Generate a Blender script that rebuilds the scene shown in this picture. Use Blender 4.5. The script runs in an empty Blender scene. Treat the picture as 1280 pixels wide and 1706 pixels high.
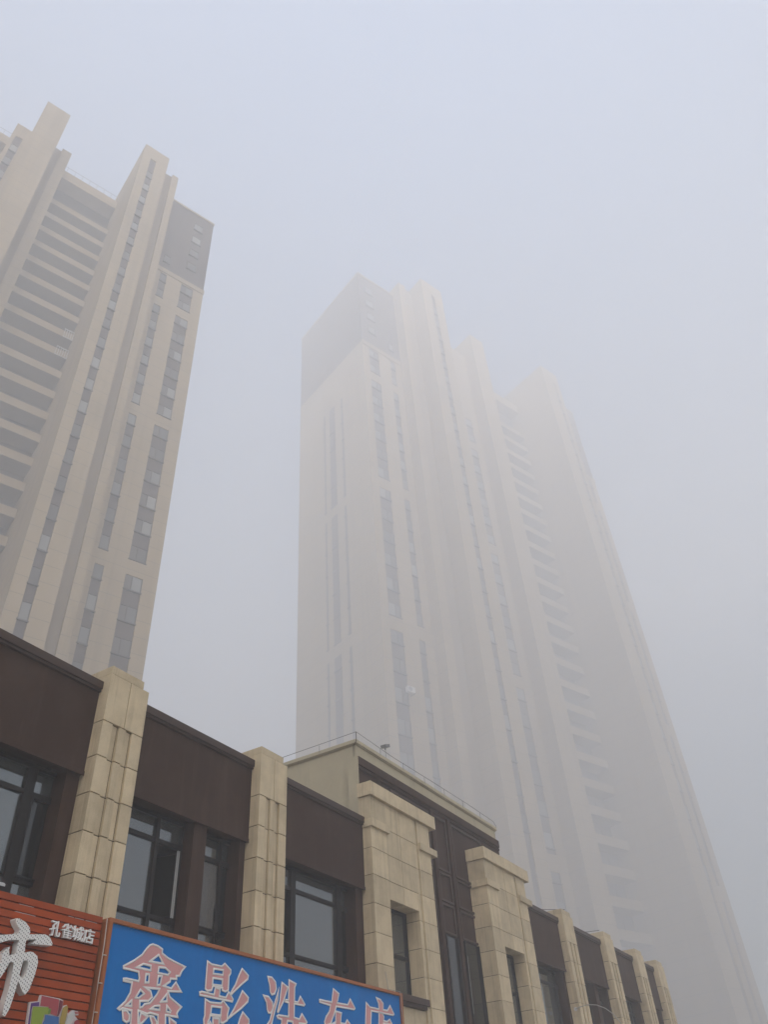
import bpy, bmesh, math, random
from mathutils import Matrix, Vector
random.seed(7)
C = bpy.context.scene.collection
SC = bpy.context.scene

# ------------------------------------------------------------------ settings
SKY_LOW, SKY_HIGH, SKY_STRENGTH = 0.6, 2.05, 0.115
SUN_ENERGY, EXPOSURE, VOL_BOUNCES = 3.3, 0.78, 6
S1, S2 = 1.1, 1.90  # towers enlarged about the camera point, putting more fog before them
HAZE, HAZE_COL, HAZE_TOP = 0.0100, (0.870, 0.879, 0.894), 195.0

# ------------------------------------------------------------------ camera, world, sun, exposure
cam = bpy.data.objects.new('camera', bpy.data.cameras.new('camera'))
C.objects.link(cam)
R = ((0.524527, 0.535603, 0.661816), (-0.849291, 0.383755, 0.362541), (-0.059798, -0.752237, 0.656173))
cam.matrix_world = Matrix(((R[0][0], -R[0][1], -R[0][2], 0.0), (R[1][0], -R[1][1], -R[1][2], 0.0),
                           (R[2][0], -R[2][1], -R[2][2], 1.6), (0, 0, 0, 1)))
cam.data.sensor_fit = 'VERTICAL'
cam.data.sensor_height = 24.0
cam.data.lens = 18.55
cam.data.clip_start = 0.05
cam.data.clip_end = 5000
SC.camera = cam

SUN_EL, SUN_AZ = math.radians(48), math.radians(230)
W = bpy.data.worlds.new('World')
SC.world = W
W.use_nodes = True
nt = W.node_tree
bg = nt.nodes['Background']
sky = nt.nodes.new('ShaderNodeTexSky')
sky.sky_type = 'NISHITA'
sky.sun_disc = False
sky.sun_elevation = SUN_EL
sky.sun_rotation = SUN_AZ
sky.air_density = 1.6
sky.dust_density = 4.0
hs = nt.nodes.new('ShaderNodeHueSaturation')      # an overcast sky: most of the blue is gone
hs.inputs['Saturation'].default_value = 1.3
nt.links.new(sky.outputs[0], hs.inputs['Color'])
geo = nt.nodes.new('ShaderNodeTexCoord')          # overcast skies are brightest overhead
sep = nt.nodes.new('ShaderNodeSeparateXYZ')
nt.links.new(geo.outputs['Generated'], sep.inputs[0])
mr = nt.nodes.new('ShaderNodeMapRange')
mr.inputs['From Min'].default_value = 0.0
mr.inputs['From Max'].default_value = 1.0
mr.inputs['To Min'].default_value = SKY_LOW
mr.inputs['To Max'].default_value = SKY_HIGH
nt.links.new(sep.outputs['Z'], mr.inputs['Value'])
mul = nt.nodes.new('ShaderNodeVectorMath')
mul.operation = 'SCALE'
nt.links.new(hs.outputs[0], mul.inputs[0])
nt.links.new(mr.outputs[0], mul.inputs['Scale'])
nt.links.new(mul.outputs[0], bg.inputs['Color'])
bg.inputs['Strength'].default_value = SKY_STRENGTH

sl = bpy.data.lights.new('sun', 'SUN')
sl.energy = SUN_ENERGY
sl.angle = math.radians(30)
sl.color = (1.0, 0.985, 0.97)
sun = bpy.data.objects.new('sun', sl)
C.objects.link(sun)
sun.rotation_euler = (math.pi / 2 - SUN_EL, 0, math.pi - SUN_AZ)

SC.view_settings.view_transform = 'Standard'
SC.view_settings.look = 'None'
SC.view_settings.exposure = EXPOSURE
SC.view_settings.gamma = 1
SC.render.film_transparent = False
SC.cycles.use_denoising = True
SC.cycles.volume_bounces = VOL_BOUNCES
SC.cycles.max_bounces = 8
SC.cycles.transparent_max_bounces = 12

# ------------------------------------------------------------------ lettering outlines (x, z on the sign faces, before the shop row is shrunk)
G_XIN = [[(8.338,4.334),(8.433,4.328),(8.521,4.304),(8.522,4.258),(8.642,4.216),(8.796,4.188),(8.98,4.16),(8.928,4.109),(8.893,4.042),(8.83,4.033),(8.84,3.998),(8.726,3.989),(8.728,3.955),(8.614,3.892),(8.758,3.877),(8.833,3.958),(8.947,3.865),(8.705,3.842),(8.747,3.78),(8.848,3.74),(8.978,3.693),(8.923,3.641),(8.907,3.608),(8.929,3.575),(8.705,3.575),(8.736,3.359),(9.034,3.359),(9.065,3.3),(8.58,3.287),(8.591,3.335),(8.608,3.348),(8.57,3.562),(8.429,3.572),(8.383,3.556),(8.225,3.576),(8.267,3.332),(8.534,3.324),(8.532,3.283),(7.907,3.279),(7.921,3.337),(8.134,3.326),(8.113,3.565),(7.962,3.573),(7.921,3.551),(7.89,3.565),(7.993,3.647),(8.056,3.751),(8.062,3.864),(7.919,3.862),(7.915,3.883),(7.961,3.891),(8.169,3.888),(8.175,3.926),(8.148,3.992),(7.977,3.997),(7.892,3.995),(7.887,4.019),(8.052,4.105),(8.173,4.187),(8.238,4.268),(8.29,4.316)],[(8.465,4.23),(8.57,4.139),(8.32,4.134)],[(8.212,4.089),(8.349,4.086),(8.354,4.032),(8.114,4.037)],[(8.496,4.09),(8.609,4.099),(8.706,4.062),(8.674,4.022),(8.487,4.024)],[(8.282,3.984),(8.336,3.987),(8.345,3.894),(8.281,3.889)],[(8.503,3.991),(8.564,3.995),(8.551,3.897),(8.496,3.884)],[(8.219,3.801),(8.29,3.766),(8.208,3.707),(8.151,3.707)],[(8.301,3.835),(8.549,3.849),(8.511,3.779),(8.41,3.674),(8.316,3.652),(8.284,3.618),(8.24,3.607),(8.233,3.68),(8.377,3.695),(8.433,3.745),(8.396,3.803)],[(8.686,3.805),(8.704,3.725),(8.594,3.71)],[(8.582,3.664),(8.59,3.619),(8.431,3.615),(8.494,3.652)],[(8.712,3.678),(8.793,3.627),(8.786,3.608),(8.713,3.613)],[(8.092,3.67),(8.104,3.611),(8.01,3.607)],[(7.967,3.55),(8.03,3.556),(8.091,3.515),(8.092,3.456),(8.056,3.435),(7.995,3.459)],[(8.276,3.557),(8.398,3.531),(8.332,3.467),(8.278,3.432),(8.262,3.484)],[(8.436,3.537),(8.495,3.536),(8.563,3.488),(8.562,3.44),(8.492,3.446)],[(8.775,3.551),(8.906,3.508),(8.916,3.447),(8.8,3.461)]]
G_YING = [[(9.416,4.29),(9.509,4.264),(9.72,4.267),(9.783,4.312),(9.918,4.249),(9.922,4.207),(9.889,4.174),(9.891,3.994),(9.831,3.968),(9.762,3.977),(9.766,4.007),(9.564,4.008),(9.543,3.951),(9.458,3.934),(9.413,3.956),(9.414,4.003)],[(9.558,4.217),(9.758,4.227),(9.756,4.163),(9.551,4.155)],[(9.553,4.102),(9.754,4.11),(9.751,4.03),(9.551,4.022)],[(9.307,3.899),(9.346,3.911),(9.601,3.903),(9.618,3.994),(9.714,3.984),(9.707,3.899),(9.85,3.897),(9.903,3.97),(10.004,3.894),(9.992,3.865),(9.318,3.868)],[(9.43,3.83),(9.532,3.804),(9.752,3.815),(9.795,3.854),(9.928,3.776),(9.907,3.707),(9.91,3.633),(9.825,3.592),(9.773,3.594),(9.758,3.659),(9.55,3.656),(9.544,3.618),(9.515,3.577),(9.52,3.538),(9.442,3.531),(9.429,3.595),(9.445,3.648)],[(9.567,3.763),(9.769,3.771),(9.768,3.673),(9.556,3.669)],[(9.611,3.631),(9.731,3.634),(9.763,3.418),(9.626,3.419)],[(9.511,3.518),(9.56,3.581),(9.586,3.557),(9.527,3.399),(9.419,3.377)],[(10.17,4.3),(10.318,4.23),(10.309,4.185),(10.164,4.095),(9.955,3.944),(9.936,3.955),(10.04,4.08),(10.114,4.217)],[(10.201,4.021),(10.341,3.952),(10.333,3.902),(10.19,3.803),(9.931,3.658),(10.044,3.788),(10.131,3.908)],[(10.232,3.76),(10.376,3.684),(10.38,3.643),(10.217,3.508),(9.987,3.397),(10.137,3.581),(10.177,3.679)]]
G_XI = [[(10.778,4.276),(10.874,4.279),(10.967,4.23),(10.994,4.145),(10.956,4.072),(10.886,4.052),(10.846,4.085),(10.832,4.169)],[(10.692,4.019),(10.809,4.016),(10.907,3.955),(10.927,3.889),(10.883,3.818),(10.821,3.812),(10.787,3.85),(10.766,3.94)],[(11.044,4.117),(11.033,4.003),(10.967,3.843),(10.892,3.653),(10.788,3.579),(10.726,3.59),(10.857,3.716),(10.942,3.908)],[(11.131,4.241),(11.28,4.197),(11.242,4.122),(11.18,4.002),(11.057,3.844),(11.034,3.85),(11.089,3.992),(11.115,4.151)],[(11.31,4.299),(11.492,4.268),(11.459,4.219),(11.454,4.023),(11.549,4.025),(11.609,4.111),(11.729,4.017),(11.705,3.997),(11.454,3.997),(11.452,3.814),(11.587,3.801),(11.654,3.881),(11.787,3.785),(11.759,3.757),(11.588,3.753),(11.592,3.563),(11.761,3.56),(11.778,3.629),(11.83,3.531),(11.427,3.5),(11.42,3.755),(11.288,3.756),(11.26,3.619),(11.104,3.507),(11.01,3.484),(11.131,3.608),(11.141,3.759),(11.044,3.767),(11.027,3.79),(11.065,3.806),(11.312,3.809),(11.31,3.995),(11.22,3.999),(11.232,4.025),(11.305,4.026)]]
G_CHE = [[(12.532,4.324),(12.694,4.272),(12.634,4.133),(12.956,4.139),(13.033,4.234),(13.176,4.114),(13.146,4.092),(12.609,4.083),(12.54,3.965),(12.442,3.825),(12.293,3.779),(12.265,3.83),(12.314,3.906),(12.409,3.989),(12.441,4.08),(12.133,4.093),(12.134,4.124),(12.481,4.125)],[(12.591,4.011),(12.76,4.002),(12.743,3.948),(12.727,3.858),(12.863,3.858),(12.925,3.919),(13.013,3.871),(12.987,3.841),(12.726,3.827),(12.711,3.744),(13.092,3.73),(13.175,3.783),(13.269,3.698),(12.709,3.698),(12.691,3.457),(12.55,3.464),(12.565,3.695),(12.147,3.704),(12.154,3.731),(12.567,3.731),(12.577,3.826),(12.479,3.824),(12.586,3.86)]]
G_DIAN = [[(13.538,4.236),(13.661,4.178),(13.956,4.181),(13.952,4.265),(13.885,4.348),(14.026,4.333),(14.109,4.282),(14.098,4.183),(14.242,4.186),(14.344,4.276),(14.467,4.156),(14.432,4.136),(13.699,4.129),(13.657,3.901),(13.601,3.744),(13.446,3.62),(13.406,3.635),(13.488,3.886)],[(13.951,4.129),(14.07,4.126),(14.109,4.08),(14.089,4.019),(14.213,4.015),(14.308,4.06),(14.39,3.987),(14.084,3.979),(14.062,3.859),(14.328,3.859),(14.4,3.888),(14.484,3.836),(14.397,3.692),(14.361,3.592),(13.777,3.607),(13.78,3.854),(13.914,3.858)],[(13.904,3.807),(14.299,3.801),(14.259,3.662),(13.89,3.672)]]
G_SHI = [[(6.162,4.25),(6.204,4.26),(6.301,4.236),(6.372,4.19),(6.391,4.145),(6.387,4.125),(6.598,4.16),(6.67,4.142),(6.724,4.082),(6.719,4.06),(6.435,4.037),(6.492,4.089),(6.38,4.071),(6.36,4.053),(6.363,3.997),(6.378,3.933),(6.432,3.958),(6.483,3.958),(6.549,3.93),(6.577,3.868),(6.569,3.746),(6.535,3.596),(6.491,3.542),(6.45,3.568),(6.367,3.661),(6.361,3.576),(6.336,3.398),(6.299,3.322),(6.263,3.331),(6.256,3.424),(6.273,3.565),(6.274,3.726),(6.263,3.824),(6.209,3.821),(6.169,3.712),(6.121,3.635),(6.07,3.646),(6.083,3.718),(6.098,3.828),(6.096,3.891),(6.165,3.966),(6.175,3.912),(6.192,3.878),(6.273,3.918),(6.261,4.0),(6.272,4.049),(6.146,4.03),(6.038,3.983),(5.873,3.939),(5.84,3.97),(5.947,4.043),(6.108,4.077),(6.241,4.11),(6.249,4.15),(6.199,4.189),(6.162,4.231)],[(6.378,3.859),(6.426,3.868),(6.45,3.85),(6.456,3.741),(6.423,3.682),(6.371,3.711),(6.37,3.757)]]
G_BAG = {'back':[(6.621,3.498),(6.745,3.519),(6.751,3.58),(7.019,3.574),(7.071,3.561),(7.077,3.506),(7.127,3.523),(7.153,3.507),(7.163,3.432),(7.227,3.481),(7.31,3.477),(7.324,3.442),(7.267,3.434),(7.325,3.399),(7.362,3.328),(7.37,3.247),(7.319,3.202),(6.653,3.173),(6.642,3.288)],'purple':[(6.639,3.488),(6.745,3.511),(6.752,3.471),(6.666,3.461),(6.662,3.423),(6.677,3.291),(6.679,3.236),(6.655,3.289)],'red':[(6.76,3.572),(7.005,3.563),(7.018,3.476),(7.011,3.402),(6.915,3.417),(6.921,3.462),(6.885,3.463),(6.881,3.478),(6.764,3.474)],'darkred':[(7.013,3.56),(7.062,3.551),(7.068,3.498),(7.037,3.405),(7.017,3.398),(7.023,3.477)],'green':[(6.67,3.456),(6.877,3.471),(6.883,3.406),(6.838,3.4),(6.825,3.32),(6.835,3.203),(6.684,3.198),(6.683,3.291),(6.67,3.408)],'green2':[(6.886,3.459),(6.918,3.458),(6.914,3.413),(6.885,3.406)],'blue':[(6.85,3.398),(7.04,3.395),(7.067,3.222),(6.844,3.204),(6.833,3.317),(6.853,3.346)],'gold':[(7.096,3.503),(7.127,3.514),(7.143,3.502),(7.142,3.411),(7.131,3.227),(7.085,3.224),(7.059,3.366),(7.071,3.482)],'white':[(7.165,3.424),(7.229,3.471),(7.255,3.459),(7.251,3.425),(7.217,3.364),(7.19,3.232),(7.143,3.228),(7.143,3.366)],'pink':[(7.24,3.466),(7.3,3.467),(7.309,3.451),(7.258,3.444)],'red2':[(7.262,3.369),(7.296,3.392),(7.332,3.375),(7.348,3.335),(7.321,3.292),(7.269,3.304)]}
# ------------------------------------------------------------------ materials
def principled(name, col, rough=0.7, spec=0.3, metal=0.0):
    m = bpy.data.materials.new(name)
    m.use_nodes = True
    b = m.node_tree.nodes['Principled BSDF']
    b.inputs['Base Color'].default_value = (*col, 1)
    b.inputs['Roughness'].default_value = rough
    b.inputs['Specular IOR Level'].default_value = spec
    b.inputs['Metallic'].default_value = metal
    return m, m.node_tree, b

def N(nt, kind, **kw):
    n = nt.nodes.new(kind)
    for k, v in kw.items():
        if k in n.inputs:
            n.inputs[k].default_value = v
        else:
            setattr(n, k, v)
    return n

def worn(name, col, dark, scale=3.0, streak=0.25, fine=0.12, rough=0.75, bump=0.0, spec=0.25, stretch=(1, 1, 0.12), blocks=0.0):
    """Painted or stone surface with broad mottling, faint vertical rain streaks and fine grain."""
    m, nt, b = principled(name, col, rough, spec)
    L = nt.links.new
    tc = N(nt, 'ShaderNodeTexCoord')
    n1 = N(nt, 'ShaderNodeTexNoise', Scale=scale, Detail=6.0, Roughness=0.6)
    L(tc.outputs['Object'], n1.inputs['Vector'])
    mp = N(nt, 'ShaderNodeMapping')
    mp.inputs['Scale'].default_value = stretch
    L(tc.outputs['Object'], mp.inputs['Vector'])
    n2 = N(nt, 'ShaderNodeTexNoise', Scale=scale * 3.2, Detail=5.0, Roughness=0.65)
    L(mp.outputs[0], n2.inputs['Vector'])
    n3 = N(nt, 'ShaderNodeTexNoise', Scale=scale * 45, Detail=3.0)
    L(tc.outputs['Object'], n3.inputs['Vector'])
    r1 = N(nt, 'ShaderNodeMapRange'); r1.inputs['From Min'].default_value = 0.42; r1.inputs['From Max'].default_value = 0.75
    r1.inputs['To Max'].default_value = streak
    L(n1.outputs['Fac'], r1.inputs['Value'])
    r2 = N(nt, 'ShaderNodeMapRange'); r2.inputs['From Min'].default_value = 0.52; r2.inputs['From Max'].default_value = 0.78
    r2.inputs['To Max'].default_value = streak * 1.3
    L(n2.outputs['Fac'], r2.inputs['Value'])
    r3 = N(nt, 'ShaderNodeMapRange'); r3.inputs['From Min'].default_value = 0.35; r3.inputs['From Max'].default_value = 0.7
    r3.inputs['To Max'].default_value = fine
    L(n3.outputs['Fac'], r3.inputs['Value'])
    a = N(nt, 'ShaderNodeMath', operation='ADD'); L(r1.outputs[0], a.inputs[0]); L(r2.outputs[0], a.inputs[1])
    a2 = N(nt, 'ShaderNodeMath', operation='ADD'); a2.use_clamp = True
    L(a.outputs[0], a2.inputs[0]); L(r3.outputs[0], a2.inputs[1])
    mx = N(nt, 'ShaderNodeMix', data_type='RGBA')
    mx.inputs['A'].default_value = (*col, 1); mx.inputs['B'].default_value = (*dark, 1)
    L(a2.outputs[0], mx.inputs['Factor'])
    L(mx.outputs['Result'], b.inputs['Base Color'])
    if blocks:                                                     # every stone or slat has a tone of its own
        g = N(nt, 'ShaderNodeNewGeometry')
        rr = N(nt, 'ShaderNodeMapRange'); rr.inputs['To Min'].default_value = 1 - blocks; rr.inputs['To Max'].default_value = 1 + blocks * .5
        L(g.outputs['Random Per Island'], rr.inputs['Value'])
        vm = N(nt, 'ShaderNodeVectorMath', operation='SCALE'); L(mx.outputs['Result'], vm.inputs[0]); L(rr.outputs[0], vm.inputs['Scale'])
        L(vm.outputs[0], b.inputs['Base Color'])
    if bump:
        bp = N(nt, 'ShaderNodeBump', Strength=bump, Distance=0.01)
        L(n3.outputs['Fac'], bp.inputs['Height']); L(bp.outputs[0], b.inputs['Normal'])
    return m

M = {}
M['stone'] = worn('stone', (0.65, 0.535, 0.355), (0.39, 0.31, 0.195), 2.6, 0.50, 0.24, 0.7, 0.25, stretch=(1.4, 1.4, .07), blocks=0.16)
M['stone_dark'] = worn('stone_joint', (0.05, 0.037, 0.025), (0.03, 0.024, 0.018), 3, 0.2, 0.1)
M['brown'] = worn('brown_paint', (0.040, 0.018, 0.010), (0.070, 0.040, 0.027), 1.4, 0.6, 0.10, 0.8, 0.08)
M['brown_trim'] = worn('brown_trim', (0.060, 0.034, 0.024), (0.04, 0.024, 0.018), 2.0, 0.3, 0.1, 0.5)
M['cream'] = worn('cream_render', (0.49, 0.43, 0.30), (0.33, 0.285, 0.20), 1.1, 0.38, 0.12, 0.85, 0.15)
M['frame'] = principled('dark_frame', (0.012, 0.010, 0.010), 0.5, 0.2)[0]
M['white_frame'] = principled('pale_sash', (0.48, 0.49, 0.49), 0.4, 0.4)[0]
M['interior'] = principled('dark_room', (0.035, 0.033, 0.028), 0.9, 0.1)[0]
M['concrete'] = worn('concrete', (0.30, 0.29, 0.27), (0.2, 0.19, 0.17), 0.7, 0.4, 0.2)
M['asphalt'] = worn('concrete_road', (0.27, 0.26, 0.245), (0.19, 0.18, 0.17), 0.4, 0.5, 0.5, stretch=(1, 1, 1))
M['paving'] = worn('paving', (0.34, 0.32, 0.29), (0.24, 0.22, 0.20), 0.5, 0.5, 0.3, stretch=(1, 1, 1))
M['wire'] = principled('galvanised_wire', (0.10, 0.09, 0.085), 0.5, 0.4)[0]
M['white'] = principled('white_paint', (0.62, 0.60, 0.58), 0.5, 0.4)[0]
M['pale_metal'] = principled('pale_metal', (0.40, 0.385, 0.36), 0.5, 0.4)[0]
M['metal'] = principled('grey_metal', (0.25, 0.25, 0.25), 0.45, 0.5, 0.6)[0]

def glass(name, tint, refl, trans):
    """Window glass: partly mirror, partly see-through, with a little dust."""
    m = bpy.data.materials.new(name); m.use_nodes = True
    nt = m.node_tree; nt.nodes.clear(); L = nt.links.new
    out = N(nt, 'ShaderNodeOutputMaterial')
    gl = N(nt, 'ShaderNodeBsdfGlossy', Roughness=0.02); gl.inputs['Color'].default_value = (0.92, 0.96, 1.0, 1)
    tr = N(nt, 'ShaderNodeBsdfTransparent'); tr.inputs['Color'].default_value = (*tint, 1)
    df = N(nt, 'ShaderNodeBsdfDiffuse'); df.inputs['Color'].default_value = (0.16, 0.17, 0.17, 1)
    m1 = N(nt, 'ShaderNodeMixShader', Fac=trans); L(df.outputs[0], m1.inputs[1]); L(tr.outputs[0], m1.inputs[2])
    lw = N(nt, 'ShaderNodeLayerWeight', Blend=0.32)
    mp = N(nt, 'ShaderNodeMapRange'); mp.inputs['To Min'].default_value = refl; mp.inputs['To Max'].default_value = 0.95
    L(lw.outputs['Fresnel'], mp.inputs['Value'])
    m2 = N(nt, 'ShaderNodeMixShader'); L(mp.outputs[0], m2.inputs[0]); L(m1.outputs[0], m2.inputs[1]); L(gl.outputs[0], m2.inputs[2])
    L(m2.outputs[0], out.inputs['Surface'])
    return m
M['glass'] = glass('window_glass', (0.75, 0.8, 0.78), 0.10, 0.62)
M['glass_dark'] = glass('meshed_glass', (0.4, 0.4, 0.38), 0.01, 0.92)
def flat_glass():
    # opaque panes, each object given a random grey from dark to pale
    m, nt, b = principled('tower_glass', (0.2, 0.2, 0.2), .45, .35)
    oi = N(nt, 'ShaderNodeObjectInfo'); cr = N(nt, 'ShaderNodeValToRGB')
    e = cr.color_ramp.elements; e[0].color = (.07, .065, .06, 1); e[1].color = (.27, .27, .25, 1)
    e.new(.4).color = (.08, .077, .072, 1); e.new(.6).color = (.18, .185, .18, 1)
    nt.links.new(oi.outputs['Random'], cr.inputs['Fac']); nt.links.new(cr.outputs['Color'], b.inputs['Base Color'])
    return m
M['tower_glass'] = flat_glass()

# ------------------------------------------------------------------ mesh helpers
class MB:
    def __init__(s):
        s.v, s.f, s.mi = [], [], []
    def box(s, x0, x1, y0, y1, z0, z1, mi=0):
        if x0 > x1: x0, x1 = x1, x0
        if y0 > y1: y0, y1 = y1, y0
        if z0 > z1: z0, z1 = z1, z0
        k = len(s.v)
        s.v += [(x0, y0, z0), (x1, y0, z0), (x1, y1, z0), (x0, y1, z0), (x0, y0, z1), (x1, y0, z1), (x1, y1, z1), (x0, y1, z1)]
        s.f += [tuple(k + i for i in q) for q in ((0, 3, 2, 1), (4, 5, 6, 7), (0, 1, 5, 4), (1, 2, 6, 5), (2, 3, 7, 6), (3, 0, 4, 7))]
        s.mi += [mi] * 6
        return s
    def tube(s, pts, r, n=8, mi=0):
        """A bent round bar through the points."""
        rings = []
        for i, p in enumerate(pts):
            p = Vector(p)
            a = Vector(pts[max(i - 1, 0)]); b = Vector(pts[min(i + 1, len(pts) - 1)])
            t = (b - a).normalized()
            u = t.cross(Vector((0, 0, 1)))
            if u.length < 1e-3: u = t.cross(Vector((1, 0, 0)))
            u.normalize(); w = t.cross(u)
            rr = r[i] if isinstance(r, (list, tuple)) else r
            k = len(s.v)
            for j in range(n):
                q = p + (u * math.cos(2 * math.pi * j / n) + w * math.sin(2 * math.pi * j / n)) * rr
                s.v.append(tuple(q))
            rings.append(k)
        for a, b in zip(rings, rings[1:]):
            for j in range(n):
                s.f.append((a + j, a + (j + 1) % n, b + (j + 1) % n, b + j)); s.mi.append(mi)
        s.f.append(tuple(rings[0] + j for j in reversed(range(n)))); s.mi.append(mi)
        s.f.append(tuple(rings[-1] + j for j in range(n))); s.mi.append(mi)
        return s
    def build(s, name, mats, parent=None, bevel=0.0, loc=None, origin=None):
        me = bpy.data.meshes.new(name)
        v = s.v
        if origin: v = [(x - origin[0], y - origin[1], z - origin[2]) for x, y, z in v]; loc = origin
        me.from_pydata(v, [], s.f)
        for m in (mats if isinstance(mats, (list, tuple)) else [mats]): me.materials.append(m)
        for p, i in zip(me.polygons, s.mi): p.material_index = i
        bm = bmesh.new(); bm.from_mesh(me); bmesh.ops.recalc_face_normals(bm, faces=bm.faces); bm.to_mesh(me); bm.free()
        o = bpy.data.objects.new(name, me); C.objects.link(o)
        if parent: o.parent = parent
        if loc: o.location = loc
        if bevel:
            b = o.modifiers.new('bevel', 'BEVEL'); b.width = bevel; b.segments = 2; b.limit_method = 'ANGLE'
        return o

def tag(o, label=None, cat=None, group=None, kind=None):
    for k, v in (('label', label), ('category', cat), ('group', group), ('kind', kind)):
        if v: o[k] = v
    return o

def empty(name, loc=(0, 0, 0), rz=0.0):
    o = bpy.data.objects.new(name, None); C.objects.link(o)
    o.location = loc; o.rotation_euler = (0, 0, rz); o.empty_display_size = 0.3
    return o

# ------------------------------------------------------------------ ground
tag(MB().box(-900, 900, -900, 900, -0.6, 0.0).build('ground', M['asphalt']), kind='structure')
tag(MB().box(-60, 60, 2.2, 30, 0.004, 0.12).build('pavement', M['paving'], bevel=0.015), kind='structure')

# ------------------------------------------------------------------ shop building
GZ = -0.52                                                        # foot of the walls, on the pavement
SHOP = empty('shop_building', (20, 9, 0))
tag(SHOP, 'two storey shop row of beige stone pilasters, brown fascia panels and a raised pavilion', 'building')
def shop(mb, name, mat, bevel=0.0, parent=None):
    o = mb.build(name, mat, None, bevel)
    o.parent = parent or SHOP
    ofs = Vector((20, 9, 0))
    if parent is None:
        o.matrix_parent_inverse = Matrix.Translation(-ofs)
    return o

X0, X1 = -4.0, 35.95
# main body, roof, ground floor front
mb = MB(); mb.box(X0, X1, 10.15, 20.0, GZ, 7.45)
shop(mb, 'body_wall', M['brown'])
mb = MB(); mb.box(X0, 14.75, 9.10, 10.15, 3.95, 4.30); mb.box(X0, 14.75, 9.16, 10.15, 6.62, 7.45)
shop(mb, 'floor_band', M['brown'])
mb = MB(); mb.box(22.29, X1, 9.10, 10.15, 3.95, 4.30); mb.box(22.29, X1, 9.16, 10.15, 6.62, 7.45)
shop(mb, 'floor_band', M['brown'])
mb = MB(); mb.box(X0, X1, 9.40, 10.15, GZ, 3.95)
shop(mb, 'ground_floor_front', M['brown'])

JOINTS = [7.13, 6.60, 6.07, 5.55, 5.02, 4.49, 3.96, 3.43, 2.90, 2.37, 1.84, 1.31, 0.78, 0.25]
YP = 8.80
def pilaster(x0, x1):
    w = x1 - x0
    mb = MB(); g = 0.0065
        # dark backing that shows in the joints
    mb.box(x0 + 0.012, x1 - 0.012, YP + 0.045, 9.32, GZ, 7.86, 1)
    # two head slabs and the coping block, notched on one side
    sp = x0 + w * 0.515
    mb.box(x0, sp - g, YP, 9.34, 7.13 + g, 7.89); mb.box(sp + g, x1, YP, 9.34, 7.13 + g, 7.89)
    mb.box(x0, x1 - 0.125 * w / 0.78, YP, 9.62, 7.892, 8.02)
    # ribbed shaft laid in courses
    st = [(0.0, 0.24, 0), (0.245, 0.385, 0.035), (0.40, 0.575, 0), (0.58, 0.715, 0.035), (0.73, 1.0, 0)]
    top = 7.13
    for j, z in enumerate(JOINTS[1:] + [GZ]):
        for a, b, dep in st:
            e0 = 0.0 if a == 0 else 0.0015
            mb.box(x0 + a * w + e0, x0 + b * w, YP + dep, YP + 0.10, z + g, top - g)
        # flanks
        mb.box(x0, x0 + 0.24 * w, YP + 0.10, 9.34, z + g, top - g); mb.box(x0 + 0.73 * w, x1, YP + 0.10, 9.34, z + g, top - g)
        top = z
    return shop(mb, 'pilaster', [M['stone'], M['stone_dark']], 0.004)
PIL = [(3.475, 4.255), (7.09, 7.87), (10.71, 11.49), (25.28, 26.13), (29.02, 29.90), (32.42, 33.28), (34.98, 35.90)]
for a, b in PIL: pilaster(a, b)

def fascia(x0, x1):
    mb = MB()
    mb.box(x0, x1, 9.0, 9.16, 6.352, 7.66)
    mb.box(x0, x1, 9.16, 9.30, 6.50, 7.66)
    mb.box(x0, x1, 8.985, 9.0, 6.335, 6.40)
    o = shop(mb, 'fascia_panel', M['brown'], 0.006)
    cp = MB(); cp.box(x0 - 0.0, x1, 8.94, 9.36, 7.662, 7.79); cp.box(x0, x1, 8.965, 9.34, 7.62, 7.66)
    c = shop(cp, 'coping', M['brown_trim'], 0.008, o)
    return o
BAYS = [(-0.2, 3.475), (4.255, 7.09), (7.87, 10.71), (11.49, 14.39), (22.62, 25.28), (26.13, 29.02), (29.90, 32.42), (33.28, 34.98)]
for a, b in BAYS: fascia(a, b)

YW = 9.27
def column(x0, x1):
    mb = MB(); mb.box(x0, x1, 9.065, 9.42, 4.302, 6.50)
    return shop(mb, 'brown_pier', M['brown'], 0.006)

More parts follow.
